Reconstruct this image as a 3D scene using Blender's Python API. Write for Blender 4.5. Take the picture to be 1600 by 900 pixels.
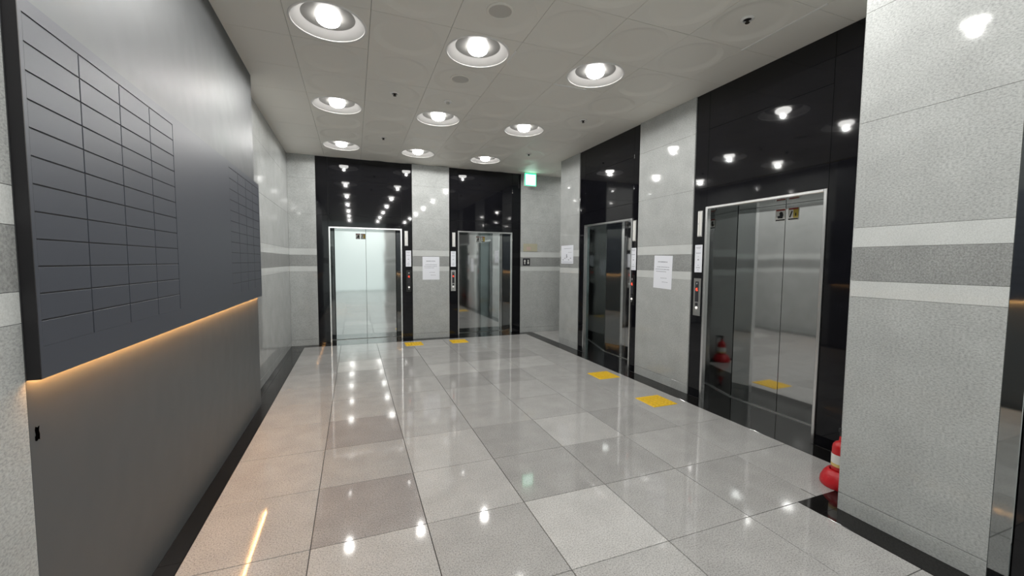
import bpy, math, random
from mathutils import Matrix, Vector
random.seed(4)
S = bpy.context.scene
for o in list(bpy.data.objects): bpy.data.objects.remove(o)
COL = S.collection
R = math.radians

# ------------------------------------------------------------ camera
H = 1.54
def make_camera():
    cd = bpy.data.cameras.new('camera'); co = bpy.data.objects.new('camera', cd); COL.objects.link(co)
    cd.sensor_width = 36; cd.lens = 639.85*36/1600; cd.clip_start = .02; cd.clip_end = 100
    y, p, r = R(21.108), R(-3.656), R(.371)
    fw = Vector((math.sin(y)*math.cos(p), math.cos(y)*math.cos(p), math.sin(p)))
    rt = Vector((math.cos(y), -math.sin(y), 0)); up = rt.cross(fw)
    rt2 = rt*math.cos(r)+up*math.sin(r); up2 = -rt*math.sin(r)+up*math.cos(r)
    m = Matrix((rt2, up2, -fw)).transposed().to_4x4(); m.translation = (0, 0, H)
    co.matrix_world = m; S.camera = co
make_camera()
# ------------------------------------------------------------ world and exposure
w = bpy.data.worlds.new('world'); S.world = w; w.use_nodes = True
w.node_tree.nodes['Background'].inputs[0].default_value = (.6, .65, .7, 1)
w.node_tree.nodes['Background'].inputs[1].default_value = .02
S.view_settings.view_transform = 'Standard'; S.view_settings.look = 'None'
S.view_settings.gamma = 1; S.view_settings.exposure = 0.0
BULB = 19.0           # glow of the bulb glass
SPOT = 26.5          # watts thrown down by each lamp
LEDSTR = 85.0         # warm strip under the directory
GLASS = 0.74         # daylit frosted entrance glass

# ------------------------------------------------------------ materials
def mat(name, col=(.5,.5,.5), rough=.5, metal=0., spec=.5, emit=None, estr=0., coat=0.):
    m = bpy.data.materials.new(name); m.use_nodes = True
    b = m.node_tree.nodes['Principled BSDF']
    b.inputs['Base Color'].default_value = (*col, 1); b.inputs['Roughness'].default_value = rough
    b.inputs['Metallic'].default_value = metal; b.inputs['Specular IOR Level'].default_value = spec
    b.inputs['Coat Weight'].default_value = coat; b.inputs['Coat Roughness'].default_value = .03
    if emit: b.inputs['Emission Color'].default_value = (*emit, 1); b.inputs['Emission Strength'].default_value = estr
    return m
def nodes(m): return m.node_tree.nodes, m.node_tree.links, m.node_tree.nodes['Principled BSDF']
def granite(name, dark, mid, light, scale=170, rough=.12, coat=.0, spec=.5, cloud=.12, bump=0., stretch=None):
    m = mat(name, mid, rough, 0, spec, coat=coat); N, L, b = nodes(m)
    g = N.new('ShaderNodeNewGeometry')
    n1 = N.new('ShaderNodeTexNoise'); n1.inputs['Scale'].default_value = scale; n1.inputs['Detail'].default_value = 3; n1.inputs['Roughness'].default_value = .7
    if stretch:
        mp = N.new('ShaderNodeMapping'); mp.inputs['Scale'].default_value = stretch
        L.new(g.outputs['Position'], mp.inputs[0]); L.new(mp.outputs[0], n1.inputs['Vector'])
    else: L.new(g.outputs['Position'], n1.inputs['Vector'])
    cr = N.new('ShaderNodeValToRGB'); e = cr.color_ramp.elements
    e[0].position = .34; e[0].color = (*dark, 1); e[1].position = .66; e[1].color = (*light, 1)
    x = e.new(.5); x.color = (*mid, 1)
    L.new(n1.outputs['Fac'], cr.inputs['Fac'])
    n2 = N.new('ShaderNodeTexNoise'); n2.inputs['Scale'].default_value = 5; n2.inputs['Detail'].default_value = 5
    L.new(g.outputs['Position'], n2.inputs['Vector'])
    mr = N.new('ShaderNodeMapRange'); mr.inputs[1].default_value = .3; mr.inputs[2].default_value = .7
    mr.inputs[3].default_value = 1-cloud; mr.inputs[4].default_value = 1+cloud; L.new(n2.outputs['Fac'], mr.inputs[0])
    mx = N.new('ShaderNodeVectorMath'); mx.operation = 'SCALE'
    L.new(cr.outputs['Color'], mx.inputs[0]); L.new(mr.outputs[0], mx.inputs['Scale'])
    L.new(mx.outputs[0], b.inputs['Base Color'])
    if bump:
        bp = N.new('ShaderNodeBump'); bp.inputs['Strength'].default_value = bump; bp.inputs['Distance'].default_value = .002
        L.new(n1.outputs['Fac'], bp.inputs['Height']); L.new(bp.outputs[0], b.inputs['Normal'])
    return m
def wavy(m, scale, strength, dist=.01, stretch=(1,1,1)):
    N, L, b = nodes(m)
    g = N.new('ShaderNodeNewGeometry'); mp = N.new('ShaderNodeMapping'); mp.inputs['Scale'].default_value = stretch
    n = N.new('ShaderNodeTexNoise'); n.inputs['Scale'].default_value = scale; n.inputs['Detail'].default_value = 1
    bp = N.new('ShaderNodeBump'); bp.inputs['Strength'].default_value = strength; bp.inputs['Distance'].default_value = dist
    L.new(g.outputs['Position'], mp.inputs[0]); L.new(mp.outputs[0], n.inputs['Vector'])
    L.new(n.outputs['Fac'], bp.inputs['Height']); L.new(bp.outputs[0], b.inputs['Normal'])
    return m
def g3(v, tint=(1,1,1)): return tuple(v*t for t in tint)
M = {}
WT = (.97, 1, .985)
M['stone'] = granite('stone_polished', g3(.33,WT), g3(.44,WT), g3(.52,WT), 150, .05, cloud=.07, spec=.42, stretch=(.55,.55,1))
M['stone_light'] = granite('stone_light_band', g3(.53,WT), g3(.60,WT), g3(.65,WT), 160, .08, cloud=.04)
M['stone_dark'] = granite('stone_dark_band', g3(.21,WT), g3(.30,WT), g3(.38,WT), 120, .35, cloud=.08)
M['stone_core'] = mat('stone_joint', (.25,.25,.24), .8)
FT = (1, .985, .965)
tones = {'a': .50, 'b': .44, 'c': .395, 'd': .36, 'e': .575}
for k, v in tones.items():
    tt = (1, .955, .94) if k == 'd' else FT
    M['floor_'+k] = granite('floor_stone_'+k, g3(v*.60,tt), g3(v,tt), g3(v*1.2,tt), 130, .055, cloud=.07, spec=.42)
M['grout'] = mat('grout', (.05,.05,.05), .8)
M['black'] = granite('black_granite', (.003,.003,.004), (.005,.005,.007), (.010,.010,.012), 200, .04, spec=.42, cloud=.2)
M['black_floor'] = granite('black_border_stone', (.004,.004,.004), (.008,.007,.007), (.018,.017,.016), 200, .07, spec=.45, cloud=.2)
M['black_core'] = mat('black_core', (.02,.02,.02), .6)
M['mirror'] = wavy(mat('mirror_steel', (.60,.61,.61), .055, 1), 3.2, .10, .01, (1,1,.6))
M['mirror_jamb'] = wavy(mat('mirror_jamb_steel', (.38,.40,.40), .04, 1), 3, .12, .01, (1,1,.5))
M['frame'] = mat('brushed_frame_steel', (.80,.80,.80), .22, 1)
M['steel'] = mat('satin_steel', (.55,.55,.54), .35, 1)
M['ceil'] = mat('ceiling_white', (.86,.835,.775), .5)
M['ceil_core'] = mat('ceiling_void', (.12,.12,.11), .8)
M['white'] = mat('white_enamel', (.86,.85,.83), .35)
M['reflector_white'] = mat('reflector_white', (.50,.49,.48), .45)
M['reflector'] = mat('reflector_grey', (.24,.235,.225), .4)
M['bulb'] = mat('bulb_glow', (1,1,1), .5, emit=(1,.985,.95), estr=BULB)
M['metal_panel'] = wavy(mat('grey_metal_panel', (.112,.118,.122), .47, .35, .4), 5.0, .22, .02)
M['board'] = mat('board_slate', (.052,.058,.074), .42, spec=.5)
M['board_gap_shade'] = mat('board_gap_shade', (.014,.015,.02), .6)  # slate darkened so the gaps between plates carry their shadow in the colour
M['board_edge'] = mat('board_edge_unlit', (.006,.005,.007), .5)  # unlit end face of the board, its shade put into the colour
M['led'] = mat('warm_led', (1,.7,.35), .5, emit=(1,.50,.17), estr=LEDSTR)
M['glass'] = mat('frosted_daylight_glass', (.6,.65,.64), .3, emit=(.86,1,.97), estr=GLASS)
M['paper'] = mat('paper', (.80,.82,.88), .6)
M['print'] = mat('grey_print', (.33,.34,.38), .7)
M['void'] = mat('hole_void', (.001,.001,.001), 1, spec=0)
M['printblack'] = mat('black_print', (.02,.02,.025), .6)
M['yellow'] = mat('tactile_yellow', (.80,.50,.01), .45)
M['stick_yellow'] = mat('sticker_yellow', (.55,.42,.06), .5)
M['stick_red'] = mat('sticker_red', (.30,.04,.035), .5)
M['red'] = mat('extinguisher_red', (.55,.008,.012), .25, coat=.5)
M['redplastic'] = mat('stand_red_plastic', (.60,.012,.02), .35)
M['label'] = mat('label_white', (.8,.8,.76), .5)
M['label_yellow'] = mat('label_yellow', (.75,.55,.2), .5)
M['rubber'] = mat('black_rubber', (.015,.015,.015), .5)
M['redled'] = mat('red_digit', (.5,.02,.01), .5, emit=(1,.09,.04), estr=2.2)
M['amber'] = mat('button_glow', (.8,.8,.78), .3, emit=(1,.95,.9), estr=.5)
M['green'] = mat('exit_green', (.0,.35,.12), .4, emit=(.05,.9,.35), estr=2.0)
M['exitface'] = mat('exit_face', (.8,1,.9), .4, emit=(.62,1,.84), estr=3.2)
M['lantern'] = mat('lantern_white', (.80,.80,.77), .3)
M['nozzle'] = mat('nozzle_bronze', (.10,.09,.08), .35, 1)
M['speaker'] = mat('speaker_grey', (.60,.58,.54), .7)
M['beige'] = mat('faded_beige_acrylic', (.42,.40,.30), .3)
M['pinkish'] = mat('faded_pink_print', (.50,.38,.33), .5)

# ------------------------------------------------------------ mesh helpers
def mesh_obj(name, V, F, m, parent=None, smooth=False, loc=(0,0,0)):
    me = bpy.data.meshes.new(name); me.from_pydata(V, [], F); me.materials.append(m)
    if smooth: me.polygons.foreach_set('use_smooth', [True]*len(F))
    me.update(); o = bpy.data.objects.new(name, me); COL.objects.link(o)
    o.parent = parent; o.location = loc
    return o
QF = [(0,3,2,1),(4,5,6,7),(0,1,5,4),(1,2,6,5),(2,3,7,6),(3,0,4,7)]
class MB:
    def __init__(s): s.V = []; s.F = []
    def add(s, V, F):
        n = len(s.V); s.V += V; s.F += [tuple(i+n for i in f) for f in F]; return s
    def box(s, x0,x1,y0,y1,z0,z1):
        return s.add([(x0,y0,z0),(x1,y0,z0),(x1,y1,z0),(x0,y1,z0),(x0,y0,z1),(x1,y0,z1),(x1,y1,z1),(x0,y1,z1)], QF)
    def bbox(s, x0,x1,y0,y1,z0,z1, c):       # box with chamfered front (y0) edges
        return s.add([(x0,y1,z0),(x1,y1,z0),(x1,y1,z1),(x0,y1,z1),(x0,y0+c,z0),(x1,y0+c,z0),(x1,y0+c,z1),(x0,y0+c,z1),
                      (x0+c,y0,z0+c),(x1-c,y0,z0+c),(x1-c,y0,z1-c),(x0+c,y0,z1-c)],
                     [(0,3,2,1)[::-1],(0,1,5,4),(1,2,6,5),(2,3,7,6),(3,0,4,7),(4,5,9,8),(5,6,10,9),(6,7,11,10),(7,4,8,11),(8,9,10,11)])
    def prism(s, poly, z0, z1):
        n = len(poly); V = [(x,y,z0) for x,y in poly]+[(x,y,z1) for x,y in poly]
        F = [tuple(range(n))[::-1], tuple(range(n,2*n))]+[(i,(i+1)%n,(i+1)%n+n,i+n) for i in range(n)]
        return s.add(V, F)
    def plate(s, poly, y0, y1):              # poly in (x,z), extruded along y
        n = len(poly); V = [(x,y0,z) for x,z in poly]+[(x,y1,z) for x,z in poly]
        F = [tuple(range(n)), tuple(range(n,2*n))[::-1]]+[(i,i+n,(i+1)%n+n,(i+1)%n) for i in range(n)]
        return s.add(V, F)
    def lathe(s, prof, n=32, axis='z', c=(0,0,0), caps=True):
        V = []
        for r, h in prof:
            for k in range(n):
                a = 2*math.pi*k/n; p = (r*math.cos(a), r*math.sin(a), h)
                if axis == 'y': p = (p[0], p[2], p[1])
                V.append((p[0]+c[0], p[1]+c[1], p[2]+c[2]))
        F = []
        for j in range(len(prof)-1):
            for k in range(n):
                a, b = j*n+k, j*n+(k+1)%n; F.append((a, b, b+n, a+n))
        if caps: F += [tuple(range(n))[::-1], tuple(range((len(prof)-1)*n, len(prof)*n))]
        return s.add(V, F)
    def obj(s, name, m, parent=None, smooth=False, loc=(0,0,0)): return mesh_obj(name, s.V, s.F, m, parent, smooth, loc)
def sphere_prof(r, n=10, z=0, a0=-90, a1=90):
    return [(max(1e-4, r*math.cos(R(a0+(a1-a0)*i/n))), z+r*math.sin(R(a0+(a1-a0)*i/n))) for i in range(n+1)]
def tag(o, label, cat, group=None):
    o['label'] = label; o['category'] = cat
    if group: o['group'] = group
    return o
def thing(name, label, cat, loc, rotz=0, group=None):
    o = bpy.data.objects.new(name, None); COL.objects.link(o); o.empty_display_size = .1
    o.location = loc; o.rotation_euler = (0,0,rotz); return tag(o, label, cat, group)
def struct(o, label=None):
    o['kind'] = 'structure'
    if label: o['label'] = label
    return o
def stuff(o): o['kind'] = 'stuff'; return o
def smooth_by_angle(o, ang=35):
    o.data.polygons.foreach_set('use_smooth', [True]*len(o.data.polygons)); o.data.set_sharp_from_angle(angle=R(ang))
    return o
def copy_tree(root, loc, label):
    c = root.copy(); COL.objects.link(c); c.location = loc; c['label'] = label
    for ch in [x for x in bpy.data.objects if x.parent == root]:
        d = ch.copy(); COL.objects.link(d); d.parent = c
        for g in [x for x in bpy.data.objects if x.parent == ch]:
            e = g.copy(); COL.objects.link(e); e.parent = d
    return c

# ------------------------------------------------------------ room dimensions
ZC = 3.409; YB = 8.189; XR = 3.638; XL = -1.065; XG = -.946; XP = 2.824
YN = -5.0; XE = 7.2; YC = 6.917; YPI = 1.585; GY0, GY1 = 1.69, 4.95
# a wall is an object whose local x runs along it (left to right), local y goes into it, z up
def wall(name, origin, rotz, boxes, label=None):
    b = MB()
    for q in boxes: b.box(*q)
    o = b.obj(name, M['stone_core']); o.location = origin; o.rotation_euler = (0,0,rotz)
    return struct(o, label)
BANDS = [(0,.11,'stone'),(.11,1.343,'stone'),(1.343,1.44,'stone_light'),(1.44,1.64,'stone_dark'),
         (1.64,1.757,'stone_light'),(1.757,2.37,'stone'),(2.37,3.0,'stone'),(3.0,ZC,'stone')]
def slabs(parent, x0, x1, y=0., n=1, depth=.02, g=.0007):
    for i in range(n):
        a = x0+(x1-x0)*i/n; b = x0+(x1-x0)*(i+1)/n
        for z0, z1, k in BANDS:
            MB().bbox(a+g, b-g, y, y+depth, z0+g, z1-(.0025 if z1 == .11 else g), .001).obj('granite_slab', M[k], parent)

# back wall: local x = world X
wb = wall('wall_back', (0,YB,0), 0, [(-1.3,-.64,.02,.65,0,3.66),(1.09,1.785,.02,.65,0,3.66),(3.37,XE,.02,.65,0,3.66),
                                    (-.64,1.09,.55,.65,0,3.66),(1.785,3.37,.55,.65,0,3.66),
                                    (-.64,1.09,.03,.55,2.22,3.66),(1.785,3.37,.03,.55,2.22,3.66)])
slabs(wb, XL, -.619); slabs(wb, 1.073, 1.801); slabs(wb, 3.355, XE, n=4)
# left wall: local x = world Y, local y = -X ; origin at XL plane
wl = wall('wall_left', (XL,0,0), R(90), [(YN,GY0,-.099,.3,0,3.66),(GY0,GY1,-.09,.3,0,3.66),(GY1,YB+.3,.02,.3,0,3.66)])
slabs(wl, YN, GY0, y=XL-XG, n=6); slabs(wl, GY1, YB-.001, n=3)
MB().box(GY0, GY1, XL-XG, .01, .0, ZC).obj('metal_panel', M['metal_panel'], wl)['label'] = 'smooth grey metal wall panel'
# right wall: local x = -world Y ; origin at XR plane
def yr(a, b): return (-b, -a)
wr = wall('wall_right', (XR,0,0), R(-90), [(*yr(6.225,YC-.02),.02,.65,0,3.66),(*yr(3.69,4.64),.02,.65,0,3.66),(*yr(YPI-.05,2.055),.02,.65,0,3.66),
                                           (*yr(4.64,6.225),.55,.65,0,3.66),(*yr(2.055,3.69),.55,.65,0,3.66),
                                           (*yr(4.64,6.225),.03,.55,2.22,3.66),(*yr(2.055,3.69),.03,.55,2.22,3.66)])
slabs(wr, *yr(6.238,YC)); slabs(wr, *yr(3.68,4.651)); slabs(wr, *yr(YPI,2.045))
# corridor side wall (faces +Y) : local x = -world X
wc = wall('wall_corridor', (0,YC,0), R(180), [(-XE,-XR-.02,.02,.4,0,3.66)])
slabs(wc, -XE, -XR-.0, n=4)
# near right pier and the wall going on behind the camera
wp = wall('wall_near_right', (XP,0,0), R(-90), [(*yr(.945,YPI-.02),.02,.8,0,3.66),(*yr(YN,-.68),.02,.8,0,3.66),(*yr(-.68,.945),.55,.8,0,3.66),(*yr(-.68,.945),.03,.55,2.22,3.66)])
slabs(wp, *yr(.933,YPI)); slabs(wp, *yr(YN,-.69), n=4)
wpr = wall('wall_pier_return', (0,YPI,0), R(180), [(-XR-.1,-XP-.02,.02,.1,0,3.66)])
slabs(wpr, -XR, -XP-.0)
# rear wall with daylit frosted glass, and the corridor's end wall
wn = wall('wall_rear', (0,YN,0), R(180), [(-3.2,1.3,.06,.4,0,3.66)])
slabs(wn, -XP, -1.54, y=0)
struct(MB().box(-1.50, 1.0, .02,.05,.02,3.40).obj('window_1', M['glass'], None, loc=(0,YN,0)), 'tall frosted glass entrance wall lit by daylight')
win = bpy.data.objects['window_1']; win.rotation_euler = (0,0,R(180))
f = MB()
for x in (-1.52,.99): f.box(x-.02,x+.02,-.01,.055,0,3.409)
f.obj('window_frame', M['steel'], win)
we = wall('wall_corridor_end', (XE,0,0), R(-90), [(*yr(6.5,8.8),.02,.3,0,3.66)])
slabs(we, *yr(YC,YB), n=1)

# ------------------------------------------------------------ floor
fb = MB().box(-1.3,XE,YN-.3,YB+.65,-.15,-.006).obj('floor', M['grout']); struct(fb)
EL, ER, EP, EB = -.844, 3.422, 2.659, 8.008
xe = [EL,-.243,.377,.995,1.605,2.225,2.835,ER]
ye = [1.717+.62*k for k in range(-11,11)]; ye[0] = YN; ye[-1] = EB
tone = {(2,0):'e',(2,1):'d',(2,2):'b',(3,2):'a',(3,1):'a',(4,0):'e'}
TT = {(3,0):'e',(2,2):'a',(1,2):'b',(4,2):'a',(1,7):'e',(4,6):'a',(2,1):'a',(1,1):'d',(1,3):'d',(2,3):'b',(3,1):'c',(4,1):'c',(5,2):'c',
      (3,2):'c',(3,3):'b',(0,6):'b',(0,5):'b',(0,4):'b',(0,3):'b',(0,2):'b',(0,1):'b',(1,4):'b',(1,6):'c',(1,5):'b',(2,4):'b',(3,7):'b',
      (6,1):'b',(6,0):'b',(5,0):'c',(4,0):'b',(6,2):'b',(5,1):'b',(1,8):'b',(1,9):'c',(5,6):'a'}
def tile(x0,x1,y0,y1,k,name='floor_tile',m=None,g=.0022,par=None):
    d = random.uniform(-.0004,.0004); z = .0+d
    MB().add([(x0+g,y0+g,-.02),(x1-g,y0+g,-.02),(x1-g,y1-g,-.02),(x0+g,y1-g,-.02),
              (x0+g,y0+g,z-.0012),(x1-g,y0+g,z-.0012),(x1-g,y1-g,z-.0012),(x0+g,y1-g,z-.0012),
              (x0+g+.001,y0+g+.001,z),(x1-g-.001,y0+g+.001,z),(x1-g-.001,y1-g-.001,z),(x0+g+.001,y1-g-.001,z)],
             [(0,3,2,1),(0,1,5,4),(1,2,6,5),(2,3,7,6),(3,0,4,7),(4,5,9,8),(5,6,10,9),(6,7,11,10),(7,4,8,11),(8,9,10,11)]).obj(name, m or M['floor_'+k], par or fb)
rr = random.Random(11)
for j in range(len(ye)-1):
    near = ye[j+1] <= 1.75
    X = [x for x in xe if x <= 2.3]+[EP] if near else xe
    if j == 11: pass
    for i in range(len(X)-1):
        jj = j-11
        k = TT.get((i,jj), rr.choice('bbbcab'))
        tile(X[i],X[i+1],ye[j],ye[j+1],k)
# corridor tiles
for i in range(6):
    for j in range(2):
        tile(XR+.6*i, min(XE,XR+.6*(i+1)), YC+.636*j, YC+.636*(j+1), 'b')
def border(x0,x1,y0,y1,n=1,along='y'):
    for i in range(n):
        if along == 'y': tile(x0,x1,y0+(y1-y0)*i/n,y0+(y1-y0)*(i+1)/n,'b','border_stone',M['black_floor'],.0008)
        else: tile(x0+(x1-x0)*i/n,x0+(x1-x0)*(i+1)/n,y0,y1,'b','border_stone',M['black_floor'],.0008)
border(XG,EL,YN,GY1,8); border(XL,EL,GY1,EB,3)
border(XL,XR,EB,YB,6,'x')
border(ER,XR,1.82,EB,6)
border(EP,XR,YPI,1.82,2,'x'); border(EP,XP,YN,YPI,6)

# ------------------------------------------------------------ ceiling
cb = MB().box(-1.3,XE+.3,YN-.3,YB+.65,3.62,3.70).obj('ceiling', M['ceil_core']); struct(cb)
CX = [-.155+.6124*k for k in range(6)]; PX = .6124; PY = .6167
CY = [7.36+.6167-.6167*k for k in range(21)]
def sq(r_seg, hx, hy):
    out = []
    for k in range(r_seg):
        a = 2*math.pi*k/r_seg; c, s = math.cos(a), math.sin(a); t = 1/max(abs(c), abs(s)); out.append((c*t*hx, s*t*hy))
    return out
def ceiling_mesh(prof, close, n=32, hx=PX/2-.0015, hy=PY/2-.0015):
    outer = sq(n,hx,hy); V = [(x,y,.02) for x,y in outer]+[(x,y,0) for x,y in outer]
    for r,z in prof: V += [(r*math.cos(2*math.pi*k/n), r*math.sin(2*math.pi*k/n), z) for k in range(n)]
    F = []
    for j in range(len(prof)+1):
        for k in range(n): F.append((j*n+k, (j+1)*n+k, (j+1)*n+(k+1)%n, j*n+(k+1)%n))
    if close: F.append(tuple(range((len(prof)+1)*n,(len(prof)+2)*n))[::-1])
    me = bpy.data.meshes.new('ceiling_tile'); me.from_pydata(V, [], F); me.materials.append(M['ceil'])
    me.polygons.foreach_set('use_smooth', [True]*len(F)); me.update(); me.set_sharp_from_angle(angle=R(40)); return me
dish = ceiling_mesh([(.282,0),(.276,.001),(.262,.005),(.232,.0135),(.218,.016),(.205,.0163)], True)
hole = ceiling_mesh([(.276,0),(.274,.004)], False)
flat = ceiling_mesh([(.1,0)], True)
LX = [-.155, 1.07, 2.294]; LY = [7.36,5.51,3.66,1.81,-.04,-1.89,-3.74]
def near(a,b,t=.05): return abs(a-b)<t
for i,x in enumerate(CX):
    for j,y in enumerate(CY):
        if y < YN+.2: continue
        if y > YB-.33:  # last partial row, flat
            me = None
        if x > XP-.3 and y < YPI: continue
        lamp = any(near(x,a) for a in LX) and any(near(y,b) for b in LY)
        o = bpy.data.objects.new('ceiling_tile', hole if lamp else dish); COL.objects.link(o)
        o.parent = cb; o.location = (x, y, ZC+random.uniform(-.0006,.0006))
x_l = CX[0]-PX/2; x_r = CX[-1]+PX/2; y_t = CY[0]+PY/2
def flatpan(x0,x1,y0,y1): MB().box(x0+.0015,x1-.0015,y0+.0015,y1-.0015,ZC,ZC+.02).obj('ceiling_tile', M['ceil'], cb)
for j,y in enumerate(CY):
    if y < YN+.2: continue
    flatpan(-1.3, x_l, y-PY/2, y+PY/2)
    if y > YPI-.3: flatpan(x_r, XR+.3, y-PY/2, y+PY/2)
for j in range(20):
    y = CY[j]
for x in [-1.3]+[c-PX/2 for c in CX]+[x_r]:
    x1 = x_l if x == -1.3 else (x+PX if x < x_r-.01 else XR+.3)
    if y_t < YB+.03: flatpan(x, x1, y_t, YB+.03)
for i in range(6): flatpan(XR+.3+.55*i, XR+.3+.55*(i+1)+.001, YC-.05, YB+.03)
flatpan(2.55, XR+.3, YPI-.6, YPI-.02)
flatpan(-1.3, 3.0, YN-.1, CY[-1]-PY/2 if CY[-1]-PY/2 > YN-.05 else YN+.02)
# bright highlights along the tile seams, built as thin white strips
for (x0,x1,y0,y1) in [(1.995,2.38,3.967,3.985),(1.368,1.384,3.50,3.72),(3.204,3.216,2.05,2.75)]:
    MB().box(x0,x1,y0,y1,ZC-.007,ZC+.012).obj('seam_highlight', M['white'], cb)['label'] = 'thin white strip standing in for a highlight on a ceiling seam'

# ------------------------------------------------------------ downlights
def downlight():
    t = thing('ceiling_downlight', '', 'ceiling light', (0,0,0), 0, 'round ceiling downlights')
    smooth_by_angle(MB().lathe([(.270,.006),(.271,-.003),(.278,-.0045),(.286,-.003),(.288,.0005)], 64, caps=False).obj('trim_ring', M['white'], t), 60)
    smooth_by_angle(MB().lathe([(.273,.002),(.262,.008),(.240,.024),(.215,.045),(.200,.052)], 64, caps=False).obj('outer_reflector', M['reflector_white'], t), 60)
    smooth_by_angle(MB().lathe([(.200,.052),(.197,.056),(.180,.085),(.150,.115),(.09,.140),(.03,.145)], 48, caps=True).obj('inner_reflector', M['reflector'], t), 60)
    MB().lathe([(.02,.115),(.022,.12),(.022,.15)], 20).obj('lamp_holder', M['reflector'], t)
    MB().lathe([(r_, .026+z_*.50) for r_,z_ in sphere_prof(.088,14,0)], 32).obj('bulb', M['bulb'], t, True)
    ld = bpy.data.lights.new('lamp_beam', 'SPOT'); ld.energy = SPOT; ld.shadow_soft_size = .020
    ld.spot_size = R(176); ld.spot_blend = .12; ld.color = (1,.985,.955)
    lo = bpy.data.objects.new('lamp_beam', ld); COL.objects.link(lo); lo.parent = t; lo.location = (0,0,-.040)
    return t
d0 = downlight(); d0.location = (LX[0],LY[0],ZC)
rows = ['far row nearest the back wall', 'middle row', 'front row nearest the camera']
cols = ['left-hand', 'middle', 'right-hand']
for j,y in enumerate(LY):
    for i,x in enumerate(LX):
        if j < 3: lab = 'round white recessed downlight, %s one in the %s' % (cols[i], rows[j])
        else: lab = 'round white recessed downlight behind the camera, %s column, %s' % (cols[i], ['just overhead','one row further back','two rows further back','last row by the glass wall'][j-3])
        if i == 0 and j == 0: d0['label'] = lab
        else: copy_tree(d0, (x,y,ZC), lab)
c = copy_tree(d0, (5.1,7.53,ZC), 'round white recessed downlight in the side corridor behind the right wall')
c2 = copy_tree(d0, (6.5,7.53,ZC), 'round white recessed downlight at the far end of the side corridor')
for m_ in (c, c2): m_.scale = (.6,.6,.6); m_.location.z = ZC-.004

# speakers and sprinklers
for x,y,lab in [(1.06,3.03,'round flat ceiling speaker nearer the camera, before the middle front downlight'),
                (1.06,4.27,'round flat ceiling speaker just beyond the middle front downlight')]:
    t = thing('ceiling_speaker', lab, 'speaker', (x,y,ZC+.0163), 0, 'ceiling speakers')
    smooth_by_angle(MB().lathe([(.102,.0),(.102,-.007),(.098,-.010),(.088,-.010),(.086,-.003)], 40, caps=False).obj('rim', M['ceil'], t))
    MB().lathe([(.086,.0),(.086,-.004),(.03,-.005),(.001,-.005)], 40).obj('grille', M['speaker'], t)
spk = [(.462,4.9,'small ceiling sprinkler between the left and middle downlights, nearer one'),
       (.455,6.69,'small ceiling sprinkler between the left and middle downlights, farther one'),
       (2.87,2.42,'small ceiling sprinkler nearest the camera, above the black entrance of the near right elevator'),
       (2.88,4.87,'small ceiling sprinkler near the right wall beside the far right elevator'),
       (2.887,6.71,'small ceiling sprinkler in front of the green exit sign')]
def rosette(t):
    smooth_by_angle(MB().lathe([(.050,0),(.050,-.004),(.042,-.010),(.032,-.011),(.030,.004)], 24, caps=False).obj('cup', M['white'], t))
    rc = MB().lathe([(.030,0),(.030,-.002)], 16).obj('recess', M['printblack'], t)
    b = MB().lathe([(.008,0),(.008,-.024),(.017,-.028),(.017,-.032)], 12)
    b.box(-.012,-.008,-.002,.002,-.024,-.0).box(.008,.012,-.002,.002,-.024,0)
    b.obj('nozzle', M['nozzle'], rc)
for x,y,lab in spk:
    rosette(thing('ceiling_sprinkler', lab, 'sprinkler', (x,y,ZC+.0163), 0, 'ceiling sprinklers'))
t = thing('smoke_detector', 'small white round detector on the ceiling between the two middle-column downlights', 'detector', (1.067,4.9,ZC+.0163))
smooth_by_angle(MB().lathe([(.05,0),(.05,-.01),(.042,-.016),(.001,-.016)], 32).obj('base', M['white'], t))
MB().lathe([(.018,-.016),(.02,-.03),(.012,-.036),(.001,-.036)], 20).obj('sensor', M['speaker'], t, True)

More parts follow.
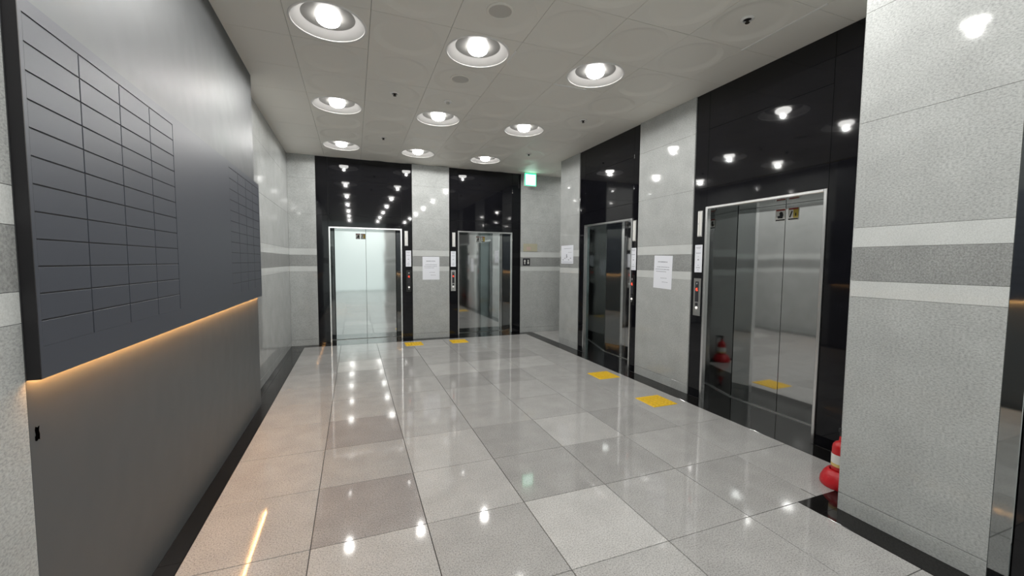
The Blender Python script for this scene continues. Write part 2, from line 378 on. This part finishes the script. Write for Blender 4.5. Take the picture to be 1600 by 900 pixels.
# ------------------------------------------------------------ elevator entrances
def entrance(loc, rotz, xl, xr, label, cx=0., near_edge=False, hw=.63):
    """local x across the wall, y into it; xl/xr are the edges of the black surround, cx the door centre"""
    t = thing('elevator_entrance', label, 'elevator', loc, rotz, 'elevator entrances')
    ys = .014; g = .0012; ht = 2.16
    def sl(x0,x1,z0,z1): MB().bbox(x0+g,x1-g,ys,ys+.03,z0+g,z1-g,.001).obj('surround_slab', M['black'], t)
    a, b = cx-hw, cx+hw
    for x0,x1 in ((xl,a),(b,xr)): sl(x0,x1,0,2.37); sl(x0,x1,2.37,ZC)
    sl(a,b,ht,2.37); sl(a,b,2.37,3.0); sl(a,b,3.0,ZC)
    # steel frame
    fw = .026
    MB().bbox(a,a+fw,-.002,.05,0,ht,.003).obj('frame_post', M['frame'], t)
    MB().bbox(b-fw,b,-.002,.05,0,ht,.003).obj('frame_post', M['frame'], t)
    MB().bbox(a+fw,b-fw,-.002,.05,ht-fw,ht,.003).obj('frame_head', M['frame'], t)
    # splayed mirror jambs
    D = .40; s = .052
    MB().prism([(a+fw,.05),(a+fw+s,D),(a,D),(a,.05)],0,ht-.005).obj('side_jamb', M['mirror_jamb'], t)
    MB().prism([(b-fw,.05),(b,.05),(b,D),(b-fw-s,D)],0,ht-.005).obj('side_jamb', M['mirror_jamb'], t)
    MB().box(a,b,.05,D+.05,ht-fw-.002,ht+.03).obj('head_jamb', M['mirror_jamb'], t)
    MB().box(a,b,D+.05,D+.07,0,ht).obj('shaft_cover', M['black_core'], t)
    i0, i1 = a+fw+s+.006, b-fw-s-.006
    for x0,x1 in ((i0,cx-.0025),(cx+.0025,i1)):
        MB().bbox(x0,x1,D,D+.03,.007,ht-fw-.003,.001).obj('door_panel', M['mirror'], t)
    MB().box(a,b,D-.022,D+.045,-.012,.003).obj('door_track', M['steel'], t)
    MB().box(a,b,-.0+.0,D-.022,-.02,.0).obj('sill_stone', M['black_floor'], t)
    return t
eL1 = entrance((0,YB,0), 0, -.619, 1.073, 'black granite elevator entrance at the left of the back wall, doors mirroring daylight', .228, hw=.648)
eL2 = entrance((0,YB,0), 0, 1.801, 3.355, 'narrower black granite elevator entrance at the right of the back wall, near the exit sign', 2.57, hw=.592)
eR1 = entrance((XR,0,0), R(-90), -6.238, -4.651, 'far black granite elevator entrance on the right wall, with dark mirror doors', -5.42, hw=.64)
eR2 = entrance((XR,0,0), R(-90), -3.68, -2.045, 'largest, nearest black granite elevator entrance on the right wall', -2.874, hw=.625)
eN = entrance((XP,0,0), R(-90), -.862, .68, 'black granite elevator entrance cut by the right edge of the photo, past the granite pier', -.09, hw=.62)
tr = MB().bbox(-.933,-.862,.0,.045,0,ZC,.002).obj('steel_trim', M['mirror_jamb'])
tr.location = (XP,0,0); tr.rotation_euler = (0,0,R(-90)); tag(tr, 'tall polished steel strip beside the granite pier at the right edge of the photo', 'trim')

# ---- door stickers
def sticker(loc, rotz, wd, ht_, kind, label):
    t = thing('warning_sticker', label, 'sticker', loc, rotz, 'warning stickers on the elevator doors')
    MB().box(-wd/2,wd/2,-.001,0,0,ht_).obj('backing', M['label'], t)
    MB().box(-wd*.44,wd*.44,-.0016,-.001,ht_*.84,ht_*.97).obj('header', M['stick_red'], t)
    MB().box(-wd*.46,wd*.46,-.0016,-.001,ht_*.02,ht_*.13).obj('footer', M['printblack'], t)
    if kind == 0:
        pts = [(-.24,.22),(.22,.20),(.28,.5),(.2,.72),(0,.78),(-.12,.64),(-.06,.46),(-.3,.4)]
        MB().plate([(x*wd,z*ht_) for x,z in pts],-.0016,-.001).obj('hand_symbol', M['printblack'], t)
    else:
        MB().box(0,wd*.48,-.0014,-.001,ht_*.15,ht_*.95).obj('yellow_half', M['stick_yellow'], t)
        MB().plate([(-.38*wd,.24*ht_),(-.26*wd,.2*ht_),(-.06*wd,.7*ht_),(-.16*wd,.76*ht_)],-.0018,-.001).obj('figure_symbol', M['printblack'], t)
        MB().box(wd*.18,wd*.28,-.0018,-.001,ht_*.3,ht_*.55).obj('exclamation_symbol', M['printblack'], t)
Ye = YB+.3995; Xe = XR+.3995
for n,(x,k) in enumerate([(.085,0),(.180,1)]): sticker((x,Ye,1.965),0,.085,.105,k,['white hand warning sticker on the back left elevator door','white and yellow warning sticker on the back left elevator door'][n])
for n,(x,k) in enumerate([(2.515,0),(2.63,1)]): sticker((x,Ye,1.965),0,.085,.12,k,['white hand warning sticker on the back right elevator door','white and yellow warning sticker on the back right elevator door'][n])
for n,(y,k) in enumerate([(2.925,0),(2.795,1)]): sticker((Xe-.002,y,1.97),R(-90),.105,.12,k,['white hand warning sticker on the near right elevator door','white and yellow warning sticker on the near right elevator door'][n])

# ---- call stations
def station(loc, rotz, where, steel='steel', off=(0,0,0)):
    t = thing('hall_lantern', 'slim white vertical indicator bar '+where, 'indicator', loc, rotz, 'elevator indicator bars')
    MB().bbox(-.032,.032,-.012,0,1.835,2.125,.003).obj('housing', M['steel'], t)
    MB().bbox(-.026,-.002,-.018,-.012,1.845,2.115,.003).obj('lens', M['lantern'], t)
    MB().bbox(.006,.026,-.018,-.012,1.845,2.115,.003).obj('lens', M['lantern'], t)
    MB().plate([(-.019,1.975),(-.008,1.975),(-.0135,1.99)],-.0186,-.018).obj('arrow', M['print'], t)
    t = thing('instruction_card', 'white printed instruction card '+where, 'card', loc, rotz, 'instruction cards beside the elevators')
    x0 = off[0]
    MB().box(x0-.052,x0+.052,-.002,0,1.435,1.745).obj('card', M['paper'], t)
    pr = MB()
    for z,wd,hh in [(1.715,.07,.007),(1.703,.05,.004),(1.652,.066,.009),(1.612,.018,.004),(1.578,.026,.016),(1.515,.016,.008),(1.487,.056,.008),(1.462,.034,.005)]:
        n = max(2,int(wd/.012))
        for k in range(n): pr.box(x0-wd/2+wd*k/n, x0-wd/2+wd*(k+.75)/n,-.0026,-.002,z-hh/2,z+hh/2)
    stuff(pr.obj('print', M['print'], t))
    t = thing('call_panel', 'elevator call panel with red display '+where, 'control panel', loc, rotz, 'elevator call panels')
    x0 = off[1]
    MB().bbox(x0-.05,x0+.05,-.008,0,.94,1.366,.002).obj('faceplate', M[steel], t)
    ds = MB().box(x0-.024,x0+.024,-.0095,-.008,1.10,1.33).obj('display', M['printblack'], t)
    d = MB()
    for (a,b,c_,e) in [(-.014,-.010,1.225,1.255),(-.004,.012,1.252,1.257),(-.004,.0,1.238,1.257),(-.004,.012,1.236,1.241),(.008,.012,1.222,1.241),(-.004,.012,1.222,1.227)]:
        d.box(x0+a,x0+b,-.0105,-.0095,c_,e)
    d.obj('red_digits', M['redled'], ds)
    MB().lathe([(.010,-.012),(.012,-.008)],20,'y',(x0,0,1.308)).obj('key_switch', M['frame'], t)
    MB().box(x0-.017,x0+.017,-.012,-.008,1.05,1.085).obj('button', M['printblack'], t)
    MB().lathe([(.012,-.014),(.016,-.012),(.017,-.008)],20,'y',(x0,0,1.030)).obj('button', M['amber'], t)
    MB().lathe([(.009,-.011),(.010,-.008)],16,'y',(x0-.002,0,.995)).obj('keyhole', M['frame'], t)
fs = .0145
M['dark_reflection'] = mat('steel_dark_reflection', (.10,.10,.10), .12, 1)  # call panel steel with its dark reflection put into the base colour
station((.957,YB+fs-.0005,0), 0, 'beside the back left elevator', 'dark_reflection', (.04,.045))
station((1.895,YB+fs-.0005,0), 0, 'beside the back right elevator', 'steel', (-.01,-.012))
station((XR+fs-.0005,4.732,0), R(-90), 'beside the far right elevator', 'dark_reflection', (-.012,-.025))
station((XR+fs-.0005,3.575,0), R(-90), 'beside the near right elevator', 'steel', (-.012,-.012))

# ---- paper notices
def notice(loc, rotz, wd, ht_, tilt, label):
    t = thing('paper_notice', label, 'notice', loc, rotz, 'paper notices taped to the walls')
    t.rotation_euler = (0,R(tilt),rotz)
    MB().box(-wd/2,wd/2,-.0015,0,0,ht_).obj('sheet', M['paper'], t)
    p = MB()
    for z,x0,x1,hh in [(.81,-.28,.26,.030),(.655,-.33,.36,.018),(.585,-.40,.36,.020),(.515,-.38,.20,.016),(.32,-.10,.24,.014),(.20,-.02,.30,.016)]:
        n = int((x1-x0)/.07)
        for k in range(n):
            q = random.uniform(.6,.92)
            p.box((x0+(x1-x0)*k/n)*wd,(x0+(x1-x0)*(k+q)/n)*wd,-.002,-.0015,(z-hh/2)*ht_,(z+hh/2)*ht_)
    stuff(p.obj('print', M['print'], t))
notice((1.432,YB-.0005,1.175),0,.335,.455,0,'white printed notice taped to the granite between the two back elevators')
notice((XR-.0005,4.147,1.215),R(-90),.325,.415,1.5,'white printed notice taped to the granite between the two right elevators')
t = thing('picture_notice', 'small white notice with a faint picture, on the granite left of the far right elevator', 'notice', (XR-.0005,6.637,1.515), R(-90))
MB().box(-.225,.225,-.0015,0,0,.33).obj('sheet', M['paper'], t)
p = MB()
for a in range(5): p.box(-.17+.07*a,-.13+.07*a,-.002,-.0015,.06+.03*(a%3),.075+.03*(a%3))
p.box(-.03,.0,-.002,-.0015,.10,.17).box(-.2,.2,-.002,-.0015,.025,.032).box(-.12,.16,-.002,-.0015,.27,.276).box(.04,.18,-.002,-.0015,.2,.205)
stuff(p.obj('print', M['print'], t))
# elevator pictogram sign
t = thing('elevator_sign', 'small black square sign with white up and down arrows, below the exit sign', 'sign', (3.49,YB-.0005,1.462), 0)
MB().bbox(-.082,.082,-.008,0,0,.155,.001).obj('plate', M['printblack'], t)
MB().plate([(-.048,.03),(-.030,.03),(-.030,.09),(-.016,.09),(-.039,.13),(-.062,.09),(-.048,.09)],-.0095,-.008).obj('up_arrow', M['label'], t)
MB().plate([(.048,.125),(.030,.125),(.030,.065),(.016,.065),(.039,.025),(.062,.065),(.048,.065)][::-1],-.0095,-.008).obj('down_arrow', M['label'], t)
t = thing('acrylic_sign', 'faded beige rectangular sign on the granite above the black arrow sign', 'sign', (3.58,YB-.0005,1.765), 0)
MB().bbox(-.165,.165,-.006,0,0,.17,.001).obj('plate', M['beige'], t)
MB().box(-.09,.01,-.007,-.006,.03,.10).obj('print', M['pinkish'], t)
# exit sign
t = thing('exit_sign', 'square glowing green and white exit sign hanging from the ceiling by the corridor', 'exit sign', (3.50,8.03,3.135), 0)
MB().box(-.135,.135,.0,.05,0,.268).obj('housing', M['white'], t)
MB().box(-.13,.13,-.004,0,.006,.262).obj('green_face', M['green'], t)
MB().box(-.108,.112,-.006,-.004,.022,.235).obj('lit_face', M['exitface'], t)
MB().box(-.04,.04,.015,.035,.268,.277).obj('hanger', M['steel'], t)

# ---- tactile floor pads
def pad(x,y,lab):
    t = thing('tactile_pad', lab, 'floor pad', (x,y,.0005), 0, 'yellow tactile floor pads')
    h = .16
    MB().add([(-h,-h,0),(h,-h,0),(h,h,0),(-h,h,0),(-h+.006,-h+.006,.005),(h-.006,-h+.006,.005),(h-.006,h-.006,.005),(-h+.006,h-.006,.005)],QF).obj('base', M['yellow'], t)
    b = MB()
    for i in range(6):
        for j in range(6): b.lathe([(.017,.005),(.012,.0095),(.004,.010)],10,c=(-.1315+.0526*i,-.1315+.0526*j,0))
    stuff(b.obj('stud', M['yellow'], t))
pad(1.02,7.70,'yellow studded floor pad before the back left elevator'); pad(1.87,7.68,'yellow studded floor pad before the back right elevator')
pad(3.16,4.69,'yellow studded floor pad before the far right elevator'); pad(3.12,3.60,'yellow studded floor pad before the near right elevator')

# ------------------------------------------------------------ directory board (local x = world Y, y = -X)
t = thing('directory_board', 'long dark slate tenant directory board with rows of blank plates and a warm glow below', 'directory board', (XG,0,1.165), R(90))
by0, by1, bt = 1.693, 4.985, .030
BL = [(1.712,.2735),(3.885,.2665)]; ph = .0843; zt = 1.112; zb = zt-12*ph; ft = -bt-.004
pb = MB().box(by0+.004,by1,-bt,-.004,.016,1.158).box(by0+.004,by1,ft,-.0245,.0,.0165)
pb.box(by0+.004,by1,ft,-bt,.0165,zb).box(by0+.004,by1,ft,-bt,zt+.0005,1.158)
xs_ = by0+.004
for bx0,pw in BL: pb.box(xs_,bx0,ft,-bt,zb,zt+.0005); xs_ = bx0+4*pw
pb.box(xs_,by1,ft,-bt,zb,zt+.0005)
pb.obj('panel', M['board'], t)
MB().box(by0-.0,by0+.004,-bt-.004,-.0005,.0,1.158).obj('unlit_end', M['board_edge'], t)
MB().box(by0+.01,GY1-.01,-.0225,-.008,.006,.0155).obj('light_strip', M['led'], t)
for bx0,pw in ((1.712,.2735),(3.885,.2665)):
    MB().box(bx0,bx0+4*pw,-bt-.0008,-bt,zb,zt).obj('plate_field', M['board_gap_shade'], t)
    me = None
    for i in range(4):
        for j in range(12):
            if me is None:
                o = MB().bbox(.0,pw-.0055,-bt-.004,-bt-.0008,-ph,-.0045,.0008).obj('name_plate', M['board'], t); me = o.data
            else:
                o = bpy.data.objects.new('name_plate', me); COL.objects.link(o); o.parent = t
            o.location = (bx0+i*pw, 0, 1.112-j*ph)
# little black hole in the metal panel
t = thing('wall_hole', 'small ragged black hole low in the grey metal panel, left edge of the photo', 'hole', (XG+.0002,1.722,.965), R(90))
MB().plate([(-.010,.002),(-.004,-.001),(.003,.003),(.009,.0),(.010,.018),(.007,.030),(.010,.044),(.001,.041),(-.006,.046),(-.009,.036),(-.006,.020),(-.010,.014)],-.001,-.0).obj('opening', M['void'], t)

# ------------------------------------------------------------ fire extinguisher on its red stand
EX, EY = 3.137, 1.75
t = thing('extinguisher_stand', 'rounded red plastic extinguisher stand on the black border behind the granite pier', 'stand', (EX,EY,.0005))
smooth_by_angle(MB().lathe([(.112,0),(.118,.010),(.114,.045),(.098,.082),(.080,.106),(.068,.112),(.063,.108),(.062,.05),(.001,.048)], 40).obj('base', M['redplastic'], t), 50)
t = thing('fire_extinguisher', 'red fire extinguisher with a white label, mostly hidden behind the granite pier', 'fire extinguisher', (EX,EY,.05))
smooth_by_angle(MB().lathe([(.048,0),(.056,.006),(.058,.02),(.057,.215),(.052,.238),(.039,.255),(.022,.265),(.018,.30)], 36).obj('cylinder', M['red'], t), 50)
MB().lathe([(.0587,.112),(.0587,.175)], 36, caps=False).obj('label', M['label'], t, True)
MB().lathe([(.0585,.09),(.0585,.112)], 36, caps=False).obj('label_band', M['label_yellow'], t, True)
MB().lathe([(.018,.295),(.018,.325),(.026,.328),(.026,.35),(.012,.355)], 20).obj('valve', M['rubber'], t)
b = MB().prism([(-.012,-.01),(.10,-.012),(.105,0),(.10,.012),(-.012,.01)],.348,.356); b.prism([(-.012,-.009),(.085,-.01),(.09,0),(.085,.01),(-.012,.009)],.33,.336)
b.obj('handle', M['rubber'], t)
h = MB(); pts = [Vector((-.02,0,.34)),Vector((-.06,0,.34)),Vector((-.085,0,.31)),Vector((-.09,0,.25)),Vector((-.088,0,.12)),Vector((-.085,0,.08))]
for a,b_ in zip(pts,pts[1:]):
    d = (b_-a).normalized(); u = d.cross(Vector((0,1,0))).normalized(); v = Vector((0,1,0)); n = 8
    V = [tuple(q+(u*math.cos(2*math.pi*k/n)+v*math.sin(2*math.pi*k/n))*.008) for q in (a,b_) for k in range(n)]
    h.add(V, [(k,(k+1)%n,(k+1)%n+n,k+n) for k in range(n)]+[tuple(range(n))[::-1],tuple(range(n,2*n))])
ho = h.obj('hose', M['rubber'], t); ho.rotation_euler = (0,0,R(180))
